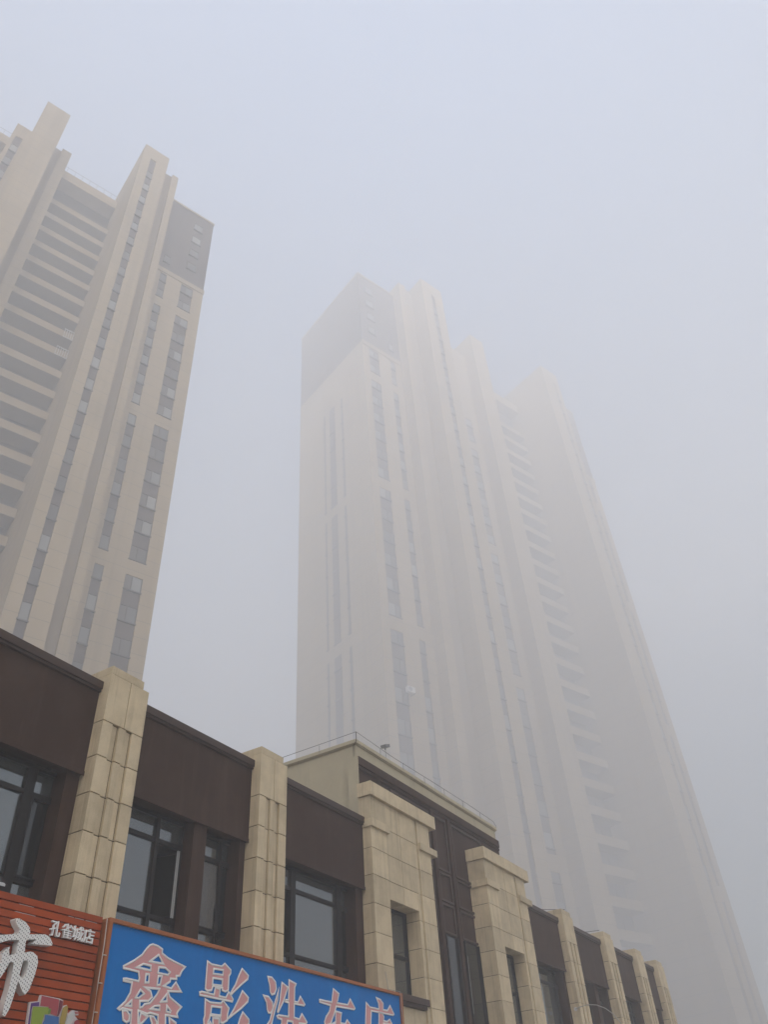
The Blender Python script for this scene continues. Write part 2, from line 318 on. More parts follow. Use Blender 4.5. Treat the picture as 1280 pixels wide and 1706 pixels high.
def window(x0, x1, mull, dark=(), bare=(), z0=4.46, z1=6.37, yw=YW, trans=(4.915, 5.985)):
    """One framed window: outer frame, mullions at MULL (x, width), cross bars at TRANS; DARK panes have an insect mesh, BARE ones stand open."""
    mb = MB(); t = 0.055
    mb.box(x0, x0 + t, yw, yw + 0.09, z0, z1); mb.box(x1 - t, x1, yw, yw + 0.09, z0, z1)
    mb.box(x0 + t, x1 - t, yw, yw + 0.09, z1 - t, z1); mb.box(x0 + t, x1 - t, yw, yw + 0.09, z0, z0 + t)
    xs = [x0 + t]
    for c, w in mull:
        mb.box(c - w / 2, c + w / 2, yw - 0.006, yw + 0.084, z0 + t, z1 - t); xs += [c - w / 2, c + w / 2]
    xs.append(x1 - t)
    zs = [z0 + t]
    for z in trans:
        for i in range(0, len(xs), 2):
            mb.box(xs[i], xs[i + 1], yw + 0.003, yw + 0.08, z - 0.033, z + 0.033)
        zs += [z - 0.033, z + 0.033]
    zs.append(z1 - t)
    w = shop(mb, 'window', M['frame'], 0.006)
    for i in range(0, len(xs), 2):
        for k in range(0, len(zs), 2):
            key = (i // 2, k // 2)
            if key in bare: continue
            tilt = random.uniform(-0.004, 0.004)
            p = MB(); a, b, c, d = xs[i] - 0.005, xs[i + 1] + 0.005, zs[k] - 0.005, zs[k + 1] + 0.005
            p.box(a, b, yw + 0.04, yw + 0.048, c, d)
            o = shop(p, 'pane', M['glass_dark'] if key in dark else M['glass'], 0, SHOP)
            o.parent = w
            if key in dark or (k // 2 == 1 and (b - a) < 0.75):     # casement sash frame
                s2 = MB(); q = 0.028
                s2.box(a, a + q, yw - 0.012, yw + 0.036, c, d); s2.box(b - q, b, yw - 0.012, yw + 0.036, c, d)
                s2.box(a + q, b - q, yw - 0.012, yw + 0.036, c, c + q); s2.box(a + q, b - q, yw - 0.012, yw + 0.036, d - q, d)
                f = shop(s2, 'sash', M['frame'], 0.003, SHOP); f.parent = w
    return w

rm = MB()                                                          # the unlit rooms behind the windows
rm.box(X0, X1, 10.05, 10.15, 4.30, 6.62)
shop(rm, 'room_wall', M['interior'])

column(6.86, 7.088)
column(4.257, 4.42)
w1 = window(4.43, 6.94, [(4.95, .10), (6.48, .15)], dark=[(2, 1)])
column(9.44, 9.745); column(10.565, 10.708)
w2 = window(7.875, 9.47, [(8.88, .075)], bare=[(1, 1)])
w3 = window(9.76, 10.66, [(10.34, .055)], dark=[(0, 1), (1, 1)])
column(14.12, 14.388)
w4 = window(11.60, 14.36, [(12.35, .15), (13.82, .15)], bare=[(0, 1)], dark=[(2, 1)])
column(25.10, 25.278)
window(23.0, 25.5, [(24.92, .12)], dark=[(1, 1)])
column(27.70, 28.02); column(28.87, 29.018)
window(26.14, 27.74, [(27.14, .08)]); window(28.03, 28.99, [(28.6, .06)], dark=[(0, 1), (1, 1)])
column(32.2, 32.418)
window(29.95, 32.3, [(31.8, .12)], dark=[(1, 1)])
column(34.80, 34.978)
window(33.30, 34.9, [(34.4, .1)], dark=[(1, 1)])
window(0.0, 3.4, [(0.9, .1), (2.8, .1)])

# open casement in the second window, its white edge strips
mb = MB()
ang = math.radians(72)
hx, hy = 9.405, YW + 0.02
def swung(l0, l1, t0, t1, z0, z1, mb, mi=0):
    # a bar of the open sash, hinged on its far side and swung into the room
    k = len(mb.v)
    d = Vector((-math.cos(ang), math.sin(ang), 0)); n = Vector((-d.y, d.x, 0))
    for z in (z0, z1):
        for l, t in ((l0, t0), (l1, t0), (l1, t1), (l0, t1)):
            p = Vector((hx, hy, z)) + d * l + n * t; mb.v.append(tuple(p))
    mb.f += [tuple(k + i for i in q) for q in ((0, 3, 2, 1), (4, 5, 6, 7), (0, 1, 5, 4), (1, 2, 6, 5), (2, 3, 7, 6), (3, 0, 4, 7))]; mb.mi += [mi] * 6
LS = 0.42
for z0, z1 in ((4.96, 5.01), (5.89, 5.94)): swung(0.045, LS - .045, 0, 0.045, z0, z1, mb)
swung(0, 0.045, 0, 0.045, 4.96, 5.94, mb); swung(LS - .045, LS, 0, 0.045, 4.96, 5.94, mb)
swung(0.045, LS - .045, 0.02, 0.026, 5.01, 5.89, mb, 2)
for x in (9.338, 9.372): mb.box(x, x + .010, YW - .012, YW + .01, 4.97, 5.93, 1)
o = shop(mb, 'open_sash', [M['frame'], M['white_frame'], M['glass_dark']], 0.0); o.parent = w2
# plastic sheet bunched in the small window
pm, pnt, pb = principled('plastic_sheet', (0.30, 0.28, 0.26), 0.25, 0.5)
pb.inputs['Alpha'].default_value = 0.35
bm = bmesh.new()
nx, nz = 26, 44
grid = []
for j in range(nz + 1):
    row = []
    for i in range(nx + 1):
        u, v = i / nx, j / nz
        x = 9.83 + 0.46 * u * (1 - 0.25 * max(0, 0.35 - v)) ; z = 4.97 + 0.95 * v
        y = YW + 0.030 - 0.014 - abs(math.sin(u * 13 + math.sin(v * 9) * 1.6 + v * 4) * 0.018 + math.sin(u * 31 + v * 17) * 0.008) * (1.4 - v)
        row.append(bm.verts.new((x, y, z)))
    grid.append(row)
for j in range(nz):
    for i in range(nx):
        f = bm.faces.new((grid[j][i], grid[j][i + 1], grid[j + 1][i + 1], grid[j + 1][i])); f.smooth = True
me = bpy.data.meshes.new('plastic_sheet'); bm.to_mesh(me); bm.free(); me.materials.append(pm)
ps = bpy.data.objects.new('plastic_sheet', me); C.objects.link(ps)
tag(ps, 'clear crumpled plastic sheet covering the narrow window beside the open casement', 'plastic sheet')
# little tilted hopper sash standing out over the orange sign
mb = MB()
for x0, x1 in ((5.30, 6.34),):
    k = len(mb.v)
    zt, zb, yo = 4.90, 4.72, 0.22
    def slab(xa, xb, f0, f1, mi):
        k = len(mb.v)
        for t in (0, 0.025):
            for x, f in ((xa, f0), (xb, f0), (xb, f1), (xa, f1)):
                mb.v.append((x, YW - 0.02 - yo * f, zt - (zt - zb) * f + t))
        mb.f.extend([tuple(k + i for i in q) for q in ((0, 3, 2, 1), (4, 5, 6, 7), (0, 1, 5, 4), (1, 2, 6, 5), (2, 3, 7, 6), (3, 0, 4, 7))]); mb.mi.extend([mi] * 6)
    slab(x0, x0 + .04, 0, 1, 0); slab(x1 - .04, x1, 0, 1, 0); slab(x0 + .04, x1 - .04, 0, .15, 0); slab(x0 + .04, x1 - .04, .87, 1, 2); slab(x0 + .04, x1 - .04, .15, .87, 1)
o = shop(mb, 'hopper_sash', [M['frame'], M['glass'], M['white_frame']]); o.parent = w1

# things on the sill inside the third window
mb = MB(); mb.box(13.22, 13.66, 9.40, 9.62, 4.60, 4.985); mb.box(13.205, 13.675, 9.385, 9.635, 4.985, 5.02)
tag(mb.build('storage_box', principled('lilac_card', (0.62, 0.47, 0.55), 0.7)[0], bevel=0.01), 'lilac lidded box standing inside the wide window above the blue sign', 'box')
mb = MB(); mb.box(12.75, 13.19, 9.40, 9.56, 4.62, 4.83); mb.box(12.74, 13.20, 9.39, 9.57, 4.83, 4.85)
tag(mb.build('plastic_tub', principled('teal_plastic', (0.22, 0.42, 0.42), 0.5)[0], bevel=0.015), 'low teal plastic tub next to the lilac box behind the glass', 'tub')
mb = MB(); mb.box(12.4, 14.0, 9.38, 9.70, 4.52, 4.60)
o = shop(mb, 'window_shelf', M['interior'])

# ---------------------------------------------------------------- pavilion
PZ = [8.23, 7.68, 7.15, 6.62, 6.08, 5.55, 5.02, 4.49, 3.96, 3.43, 2.90, 2.37, 1.84, 1.31, 0.78, 0.25, GZ]
def pier(x0, back):
    """Wide stone pier with stepped cap blocks, a central panel and a deep window slot."""
    g = 0.006
    mb = MB()
    xL, xs1, xs2, xg0, xg1, xR = x0, x0 + 0.62, x0 + 1.24, x0 + 1.91, x0 + 2.01, x0 + 2.60
    ow0, ow1, oz0, oz1 = x0 + 0.62, x0 + 1.85, 4.62, 6.265
    # dark backing seen in the joints, left clear around the opening
    mb.box(xL + .012, ow0 - .012, YP + .05, 9.40, GZ, 7.60, 1); mb.box(xL + .012, ow0 - .012, YP + .05, back - .01, 7.60, 8.22, 1); mb.box(ow1 + .012, xR - .012, YP + .05, 9.40, GZ, 8.22, 1)
    mb.box(ow0 - .012, ow1 + .012, YP + .08, 9.40, oz1 + .012, 8.22, 1); mb.box(ow0 - .012, ow1 + .012, YP + .08, 9.40, GZ, oz0 - .20, 1)
    for a, b in zip(PZ, PZ[1:]):
        # left leg, right leg as whole blocks
        mb.box(xL, xs1 - .0008, YP, back if a > 7.6 else 9.42, b + g, a - g)
        mb.box(xg1 + .004, xR, YP, 9.42, b + g, a - g)
        mb.box(xg0 + .004, xg1 - .004, YP + .03, 9.42, b + g, a - g)
        # narrow strip between the opening and the groove
        if b < oz1: mb.box(ow1, xg0 - .002, YP + .012, 9.42, b + g, a - g)
        # central panel: two blocks wide above the opening
        lo = max(b, oz1)
        if a > oz1 + .02:
            l2 = lo + (g if lo == b else 0)
            xr = xg0 - .002 if b >= oz1 else ow1
            mb.box(xs1 + .0008, xs2 - g, YP + .018, 9.42, l2, a - g); mb.box(xs2 + g, xr, YP + .018, 9.42, l2, a - g)
            if b < oz1:
                mb.box(ow1, xg0 - .002, YP + .018, YP + .0181 + .001, oz1, a - g)
        if b < oz0 - .2:
            mb.box(xs1 + .0008, ow1 - .0005, YP + .05, 9.42, b + g, min(a, oz0 - .2) - g)
    # stepped blocks
    mb.box(xL - .03, x0 + .70, YP - .055, YP + .2, 7.575, 7.735); mb.box(xL - .03, xL, YP + .2, min(back, 9.2), 7.575, 7.735)
    mb.box(x0 + 2.035, xR + .24, YP - .055, YP + .2, 7.590, 7.735); mb.box(xR, xR + .24, YP + .2, 9.20, 7.59, 7.735)
    # cap slab in three lengths
    e = [xL - .035, x0 + .78, x0 + 1.48, xR + .265]
    for a, b in zip(e, e[1:]):
        mb.box(a + .002, b - .002, YP - .06, back, 8.235, 8.53)
    p = shop(mb, 'stone_pier', [M['stone'], M['stone_dark']], 0.005)
    # the window in the slot
    win = window(ow0 + .002, ow1 - .002, [(ow0 + .12, .10)], z0=oz0, z1=oz1 - .002, yw=9.14, trans=(5.38,), dark=())
    sb = MB(); sb.box(ow0 + .002, ow1 - .002, 8.80, 9.14, oz0 - .19, oz0 - .01); sb.box(ow0 + .002, ow1 + .06, 8.765, 8.80, oz0 - .13, oz0 - .01)
    o = shop(sb, 'sill', M['brown_trim'], 0.006); o.parent = win
pier(14.40, 9.09); pier(19.96, 9.36)

# cream upper body
mb = MB()
mb.box(14.9, 22.5, 9.42, 17.0, 7.46, 9.76)
mb.box(14.86, 14.9, 9.6, 17.0, 7.46, 8.50)
cb = shop(mb, 'pavilion_wall', M['cream'], 0.01)
mb = MB(); mb.box(14.845, 22.555, 9.365, 17.05, 9.762, 9.86); mb.box(14.87, 22.53, 9.39, 17.03, 9.735, 9.762)
shop(mb, 'roof_edge', M['cream'], 0.012)
# brown plate with mouldings
mb = MB()
mb.box(14.69, 22.26, 9.28, 9.42, 3.95, 9.30)
mb.box(14.66, 22.16, 9.20, 9.42, 9.13, 9.325)
mb.box(14.69, 22.21, 9.235, 9.28, 9.06, 9.13)
plate = shop(mb, 'brown_panel', M['brown'], 0.008)
mb = MB(); mb.box(14.625, 14.659, 9.21, 9.47, 7.8, 9.318); mb.box(14.659, 14.689, 9.29, 9.47, 7.8, 9.12)
shop(mb, 'panel_return', M['cream'])
def frame_strip(x0, x1, z0, z1, t=.05, dpt=.045, inner=True):
    mb = MB(); y = 9.28
    mb.box(x0, x0 + t, y - dpt, y, z0, z1); mb.box(x1 - t, x1, y - dpt, y, z0, z1)
    mb.box(x0 + t, x1 - t, y - dpt, y, z1 - t, z1); mb.box(x0 + t, x1 - t, y - dpt, y, z0, z0 + t)
    o = shop(mb, 'moulding', M['brown_trim'], 0.004); o.parent = plate
for x0, x1 in ((16.10, 17.92), (18.20, 18.85), (19.14, 20.95)):
    for z0, z1 in ((7.67, 9.0), (6.955, 7.63), (6.25, 6.915)):
        frame_strip(x0, x1, z0, z1)
mb = MB()
for x in (18.02, 18.92):
    mb.box(x, x + .15, 9.21, 9.28, 4.3, 9.06)
shop(mb, 'mullion', M['brown'], 0.006).parent = plate
for x0, x1 in ((18.22, 18.83), (19.16, 19.95)):
    mb = MB(); mb.box(x0, x1, 9.272, 9.281, 4.4, 6.22)
    mb.box(x0, x0 + .04, 9.21, 9.28, 4.4, 6.22); mb.box(x1 - .04, x1, 9.21, 9.28, 4.4, 6.22)
    w = shop(mb, 'slot_window', M['frame'], 0.003)
    p = MB(); p.box(x0 + .04, x1 - .04, 9.255, 9.262, 4.4, 6.2); o = shop(p, 'pane', M['glass_dark']); o.parent = w
    if x0 > 19:
        p = MB(); p.box(x0 + .05, x0 + .06, 9.235, 9.24, 4.72, 5.92); p.box(x0 + .09, x0 + .10, 9.235, 9.24, 4.72, 5.92)
        o = shop(p, 'sash_edge', M['white_frame']); o.parent = w

# lightning wire round the roof edge
mb = MB(); zw = 9.98
mb.tube([(14.82, 17.0, zw), (14.82, 13, zw - .005), (14.82, 9.34, zw + .03), (16.5, 9.34, zw - .02), (18.5, 9.34, zw + .0), (20.5, 9.34, zw + .01), (22.3, 9.34, zw - .02), (22.52, 9.36, 9.87)], .006, 6)
for p in [(14.82, 9.34), (14.82, 10.4), (14.82, 11.6), (14.82, 12.8), (14.82, 14.2), (15.9, 9.34), (17.0, 9.34), (18.1, 9.34), (19.2, 9.34), (20.3, 9.34), (21.4, 9.34)]:
    mb.tube([(p[0], p[1], 9.80), (p[0], p[1], zw)], .005, 6)
mb.tube([(14.82, 9.34, zw + .03), (14.845, 9.36, 9.80), (14.87, 9.46, 9.72), (14.875, 9.47, 9.3), (14.84, 9.465, 8.9), (14.80, 9.47, 8.55), (14.80, 9.46, 8.3), (14.86, 9.45, 7.8)], .010, 6)
for z in (9.35, 9.0, 8.6): mb.box(14.79, 14.86, 9.44, 9.49, z, z + .025)
shop(mb, 'lightning_wire', M['wire'])
mb = MB()
for (xa, xb) in ((29.02, 29.86),):
    mb.tube([(xa - .02, 9.55, 7.9), (xa - .02, 9.55, 8.10), (xa + .3, 9.0, 8.13)], .010, 6)
mb.tube([(25.28, 9.55, 7.95), (25.28, 9.5, 8.12), (25.9, 8.9, 8.12)], .010, 6)
shop(mb, 'cap_wire', M['wire'])

# ------------------------------------------------------------------ signs
def flat_shape(name, polys, y, depth, mats, parent, outline=None):
    """A filled cut-out (outer rings and holes by even-odd) standing on the sign's face, thickened to DEPTH."""
    cu = bpy.data.curves.new(name, 'CURVE'); cu.dimensions = '2D'; cu.fill_mode = 'BOTH'
    cx = sum(p[0] for p in polys[0]) / len(polys[0]); cz = sum(p[1] for p in polys[0]) / len(polys[0])
    for pl in polys:
        s = cu.splines.new('POLY'); s.points.add(len(pl) - 1); s.use_cyclic_u = True
        for q, (x, z) in zip(s.points, pl): q.co = (x - cx, z - cz, 0, 1)
    cu.extrude = depth / 2
    ob = bpy.data.objects.new(name + '_tmp', cu); C.objects.link(ob)
    dg = bpy.context.evaluated_depsgraph_get()
    me = bpy.data.meshes.new_from_object(ob.evaluated_get(dg))
    bpy.data.objects.remove(ob)
    me.name = name; me.materials.clear(); me.materials.append(mats)
    o = bpy.data.objects.new(name, me); C.objects.link(o)
    o.rotation_euler = (math.pi / 2, 0, 0); o.location = (cx, y, cz)
    o.parent = parent
    if outline:
        cu2 = bpy.data.curves.new(name, 'CURVE'); cu2.dimensions = '2D'; cu2.fill_mode = 'NONE'
        for pl in polys:
            s = cu2.splines.new('POLY'); s.points.add(len(pl) - 1); s.use_cyclic_u = True
            for q, (x, z) in zip(s.points, pl): q.co = (x - cx, z - cz, 0, 1)
        cu2.bevel_depth = outline; cu2.bevel_resolution = 1
        ob = bpy.data.objects.new('tmp', cu2); C.objects.link(ob)
        dg = bpy.context.evaluated_depsgraph_get()
        me2 = bpy.data.meshes.new_from_object(ob.evaluated_get(dg)); bpy.data.objects.remove(ob)
        me2.name = 'outline'; me2.materials.clear(); me2.materials.append(M['sign_white'])
        for v in me2.vertices: v.co.z *= 0.35
        o2 = bpy.data.objects.new('outline', me2); C.objects.link(o2); o2.parent = o
        o2.location = (0, 0, depth / 2)
    return o

M['sign_white'] = worn('sign_white', (0.74, 0.72, 0.70), (0.6, 0.58, 0.56), 4, .2, .05, .55)
M['pink'] = worn('pink_vinyl', (0.64, 0.32, 0.31), (0.56, 0.30, 0.32), 7, .45, .1, .6, spec=.12)
M['blue'] = worn('blue_banner', (0.0, 0.15, 0.47), (0.0, 0.185, 0.54), 1.6, .6, .05, .6, spec=.12, stretch=(1, 1, .3))
M['copper'] = worn('orange_frame', (0.36, 0.115, 0.032), (0.22, 0.07, 0.025), 3, .35, .1, .45)
M['slat'] = worn('orange_slat', (0.38, 0.062, 0.012), (0.22, 0.042, 0.010), 2.2, .45, .12, .6, spec=.12, stretch=(.25, 1, 1.5), blocks=.15)
M['black'] = principled('dark_gap', (0.03, 0.008, 0.003), .8)[0]

BS = empty('shop_sign', (7.53, 8.55, 3.0))
tag(BS, 'long blue sign with large pink characters in an orange frame above the shopfront', 'sign')
def child(o, root):
    o.parent = root; o.matrix_parent_inverse = Matrix.Translation(-root.location); return o
bx0, bx1, bz0, bz1 = 7.535, 14.78, 3.05, 4.515
mb = MB(); mb.box(bx0 + .06, bx1 - .07, 8.55, 8.66, bz0 + .05, bz1 - .05)
child(mb.build('sign_panel', M['blue']), BS)
mb = MB()
mb.box(bx0, bx1, 8.515, 8.72, bz1 - .05, bz1); mb.box(bx0, bx1, 8.515, 8.72, bz0, bz0 + .05)
mb.box(bx0, bx0 + .06, 8.515, 8.72, bz0 + .05, bz1 - .05); mb.box(bx1 - .07, bx1, 8.515, 8.72, bz0 + .05, bz1 - .05)
child(mb.build('sign_frame', M['copper'], bevel=.006), BS)
mb = MB(); mb.box(bx0 + .1, bx0 + .2, 8.66, 8.82, bz0 + .2, bz1 - .2); mb.box(bx1 - .2, bx1 - .1, 8.66, 8.82, bz0 + .2, bz1 - .2)
child(mb.build('bracket', M['metal']), BS)
for g in (G_XIN, G_YING, G_XI, G_CHE, G_DIAN):
    child(flat_shape('character', g, 8.546, .008, M['pink'], None, .0135), BS)
mb = MB(); mb.tube([(14.68, 8.505, 4.53), (14.69, 8.50, 4.2), (14.67, 8.50, 3.7), (14.70, 8.50, 3.1)], .005, 6)
mb.tube([(14.68, 8.505, 4.53), (14.66, 8.75, 4.6), (14.66, 8.79, 4.9)], .005, 6)
tag(mb.build('cable', principled('thin_grey_cable', (.32, .31, .30), .5)[0]), 'thin pale cable hanging over the far end of the blue sign', 'cable')
mb = MB(); mb.tube([(7.515, 8.55, 4.50), (7.512, 8.53, 4.2), (7.518, 8.54, 3.8), (7.512, 8.53, 3.4), (7.515, 8.54, 3.06)], .006, 6)
for z in (4.08, 3.78, 3.48): mb.box(7.505, 7.55, 8.50, 8.53, z, z + .008)
tag(mb.build('cable', principled('clipped_cable', (.55, .50, .44), .5)[0]), 'white cable clipped down the gap between the two signs', 'cable')

OS = empty('shop_sign', (6.0, 8.6, 3.0))
tag(OS, 'orange slatted sign board with white raised characters and a picture of shopping bags', 'sign')
ox0, ox1, oz0, oz1 = 0.4, 7.487, 3.05, 4.52
mb = MB(); mb.box(ox0, ox1 - .02, 8.64, 8.74, oz0, oz1 - .01)
child(mb.build('backing', M['black']), OS)
mb = MB(); z = oz1; pitch = .0858; k = 0
while z > oz0 + .05:
    x = ox0
    j = 0
    h = pitch - .013
    mb.box(ox0, ox1, 8.60 + random.uniform(-.0025, .0025), 8.64, z - h, z)
    z -= pitch; k += 1
child(mb.build('slat_board', M['slat'], bevel=.004), OS)
mb = MB()
for (xa, xb, kk) in ((6.25, 6.45, 1), (6.22, 6.5, 2), (6.97, 7.05, 1), (7.07, 7.21, 1), (7.24, 7.42, 1)):
    zz = oz1 - kk * pitch
    mb = MB(); mb.box(xa, xb, 8.612, 8.638, zz + .0015, zz + .009)
    child(mb.build('glue_line', M['white']), OS)
# big perforated character
pf, pnt, pb = principled('perforated_white', (.74, .73, .70), .5)
tc = N(pnt, 'ShaderNodeTexCoord'); mp = N(pnt, 'ShaderNodeMapping'); mp.inputs['Rotation'].default_value = (0, 0, math.radians(20)); mp.inputs['Scale'].default_value = (38, 28, 0)
vo = N(pnt, 'ShaderNodeTexVoronoi', Randomness=0.12, Scale=1.0)
pnt.links.new(tc.outputs['Object'], mp.inputs[0]); pnt.links.new(mp.outputs[0], vo.inputs['Vector'])
lt = N(pnt, 'ShaderNodeMath', operation='LESS_THAN'); lt.inputs[1].default_value = .21
pnt.links.new(vo.outputs['Distance'], lt.inputs[0])
gm = N(pnt, 'ShaderNodeNewGeometry'); sp = N(pnt, 'ShaderNodeSeparateXYZ'); pnt.links.new(gm.outputs['Normal'], sp.inputs[0])
lt2 = N(pnt, 'ShaderNodeMath', operation='LESS_THAN'); lt2.inputs[1].default_value = -.8; pnt.links.new(sp.outputs['Y'], lt2.inputs[0])
ml = N(pnt, 'ShaderNodeMath', operation='MULTIPLY'); pnt.links.new(lt.outputs[0], ml.inputs[0]); pnt.links.new(lt2.outputs[0], ml.inputs[1])
mx = N(pnt, 'ShaderNodeMix', data_type='RGBA'); mx.inputs['A'].default_value = (.74, .73, .70, 1); mx.inputs['B'].default_value = (.05, .05, .05, 1)
pnt.links.new(ml.outputs[0], mx.inputs['Factor']); pnt.links.new(mx.outputs['Result'], pb.inputs['Base Color'])
child(flat_shape('character', G_SHI, 8.545, .09, pf, None), OS)
# small raised characters of the branch name, in the built-in font
M['letter'] = principled('letter_white', (.82, .81, .79), .45)[0]
for ch, x0, x1, z0, z1 in (('\u5b54', 6.705, 6.855, 4.180, 4.345), ('\u96c0', 6.865, 7.03, 4.185, 4.345), ('\u57ce', 7.03, 7.20, 4.185, 4.345), ('\u5e97', 7.205, 7.37, 4.185, 4.345)):
    cu = bpy.data.curves.new('letter', 'FONT'); cu.body = ch; cu.size = 1.0; cu.extrude = .10; cu.offset = 0.0 if ch == '\u96c0' else .006
    ob = bpy.data.objects.new('tmp', cu); C.objects.link(ob)
    dg = bpy.context.evaluated_depsgraph_get()
    me = bpy.data.meshes.new_from_object(ob.evaluated_get(dg)); bpy.data.objects.remove(ob)
    xs = [v.co.x for v in me.vertices]; ys = [v.co.y for v in me.vertices]
    sx = (x1 - x0) / (max(xs) - min(xs)); sy = (z1 - z0) / (max(ys) - min(ys))
    mxx, mxy = min(xs), min(ys)
    for v in me.vertices: v.co = ((v.co.x - mxx) * sx, (v.co.y - mxy) * sy, v.co.z * .15)
    me.materials.clear(); me.materials.append(M['letter'])
    o = bpy.data.objects.new('letter', me); C.objects.link(o); o.rotation_euler = (math.pi / 2, 0, 0); o.location = (x0, 8.575, z0)
    child(o, OS)
# cut-out picture of shopping bags
BC = dict(back=(.62, .55, .54), purple=(.11, .045, .19), red=(.36, .065, .075), darkred=(.17, .03, .045), green=(.24, .32, .035), green2=(.12, .22, .03), blue=(.04, .13, .33), gold=(.34, .24, .05), white=(.50, .50, .48), pink=(.40, .12, .12), red2=(.33, .04, .05))
bk = flat_shape('bag_picture', [G_BAG['back']], 8.578, .03, principled('bag_back', BC['back'], .5)[0], None)
child(bk, OS)
yy = 8.560
for k in ('purple', 'red', 'darkred', 'green2', 'green', 'blue', 'gold', 'white', 'pink', 'red2'):
    o = flat_shape('printed_bag', [G_BAG[k]], yy, .002, principled('print_' + k, BC[k], .5)[0], None)
    child(o, OS); yy -= .0022
    mw = o.matrix_world
for o in [x for x in bpy.data.objects if x.name.startswith('printed_bag')]:
    # sub-part of the picture board
    o.parent = bk
    o.matrix_parent_inverse = (Matrix.Translation(bk.location) @ Matrix.Rotation(math.pi / 2, 4, 'X')).inverted()
mb = MB()
mb.tube([(6.62, 8.545, 3.34), (6.64, 8.54, 3.40), (6.66, 8.545, 3.36)], .003, 5)

# gooseneck lamp bracket on the first pilaster past the pavilion
GL = empty('gooseneck_lamp', (25.27, 8.95, 5.4))
tag(GL, 'pale curved gooseneck lamp arm reaching out from the pilaster past the pavilion', 'lamp')
mb = MB()
arc = [(25.27, 8.93, 5.40), (25.24, 8.78, 5.43), (25.17, 8.5, 5.44), (25.05, 8.22, 5.38), (24.9, 7.95, 5.25), (24.78, 7.72, 5.07), (24.69, 7.55, 4.85), (24.64, 7.45, 4.6), (24.62, 7.42, 4.35)]
mb.tube(arc, .011, 8)
child(mb.build('arm', M['pale_metal']), GL)
mb = MB(); mb.tube([(25.285, 8.93, 5.40), (25.262, 8.93, 5.40)], .05, 12)
child(mb.build('wall_plate', M['white']), GL)
mb = MB(); mb.tube([(24.62, 7.42, 4.37), (24.62, 7.42, 4.30), (24.62, 7.42, 4.22), (24.62, 7.42, 4.10)], [.03, .06, .14, .17], 14)
child(mb.build('lamp_shade', M['white']), GL)

# small floodlight on the pavilion roof
FL = empty('floodlight', (16.95, 9.80, 9.86))
tag(FL, 'small grey floodlight on a short pole at the pavilion roof edge', 'floodlight')
mb = MB(); mb.tube([(0, 0, 0), (0, 0, .60)], .006, 8)
mb.build('pole', M['metal'], FL)
mb = MB(); mb.tube([(-.02, 0, .60), (.0, 0, .68)], .02, 8); mb.box(-.09, .14, -.08, .08, .66, .74)
o = mb.build('lamp_housing', M['metal'], FL, .015); o.rotation_euler = (0, -.35, 0); o.location = (.22, 0, .02)

# the shop row above is shrunk toward the camera point, leaving less fog before it
SHOP_SHRINK = 0.7
for o in [x for x in bpy.data.objects if x.parent is None and x.type in ('MESH', 'EMPTY') and not x.get('kind')]:
    o.location = o.location * SHOP_SHRINK + Vector((0, 0, 0.48))
    o.scale = (SHOP_SHRINK, SHOP_SHRINK, SHOP_SHRINK)

# ------------------------------------------------------------------ the two apartment towers
ROT = math.radians(-20)
UX = Vector((math.cos(ROT), math.sin(ROT), 0)); NX = Vector((-math.sin(ROT), math.cos(ROT), 0))

def tower_paint(name, s, base):
    m = worn(name, base, tuple(v * .66 for v in base), 0.13, 0.5, 0.06, 0.85, stretch=(1.6, 1.6, .05))
    nt = m.node_tree; L = nt.links.new
    b = nt.nodes['Principled BSDF']
    src = b.inputs['Base Color'].links[0].from_socket
    tc = N(nt, 'ShaderNodeTexCoord'); sp = N(nt, 'ShaderNodeSeparateXYZ'); L(tc.outputs['Object'], sp.inputs[0])
    mo = N(nt, 'ShaderNodeMath', operation='MODULO'); L(sp.outputs['Z'], mo.inputs[0]); mo.inputs[1].default_value = 1.45 * s
    lt = N(nt, 'ShaderNodeMath', operation='LESS_THAN'); L(mo.outputs[0], lt.inputs[0]); lt.inputs[1].default_value = 0.05 * s
    k = N(nt, 'ShaderNodeMath', operation='MULTIPLY'); L(lt.outputs[0], k.inputs[0]); k.inputs[1].default_value = 0.6
    mx = N(nt, 'ShaderNodeMix', data_type='RGBA'); L(k.outputs[0], mx.inputs['Factor']); L(src, mx.inputs['A']); mx.inputs['B'].default_value = (.15, .13, .1, 1)
    L(mx.outputs['Result'], b.inputs['Base Color'])
    return m
M['tower_brown'] = worn('tower_brown', (0.078, 0.056, 0.047), (0.058, 0.043, 0.037), 0.3, .3, .05, .8)
M['tower_taupe'] = worn('tower_taupe', (0.285, 0.22, 0.14), (0.23, 0.18, 0.115), .12, .3, .05, .85)
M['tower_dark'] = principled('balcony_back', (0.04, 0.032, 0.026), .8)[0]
M['tower_glass2'] = principled('balcony_glass', (0.05, 0.05, 0.048), .5, .3)[0]
M['tower_glass3'] = principled('tower_glass_dark', (0.085, 0.075, 0.07), .45, .3)[0]
M['rail'] = principled('white_rail', (.6, .6, .58), .5)[0]

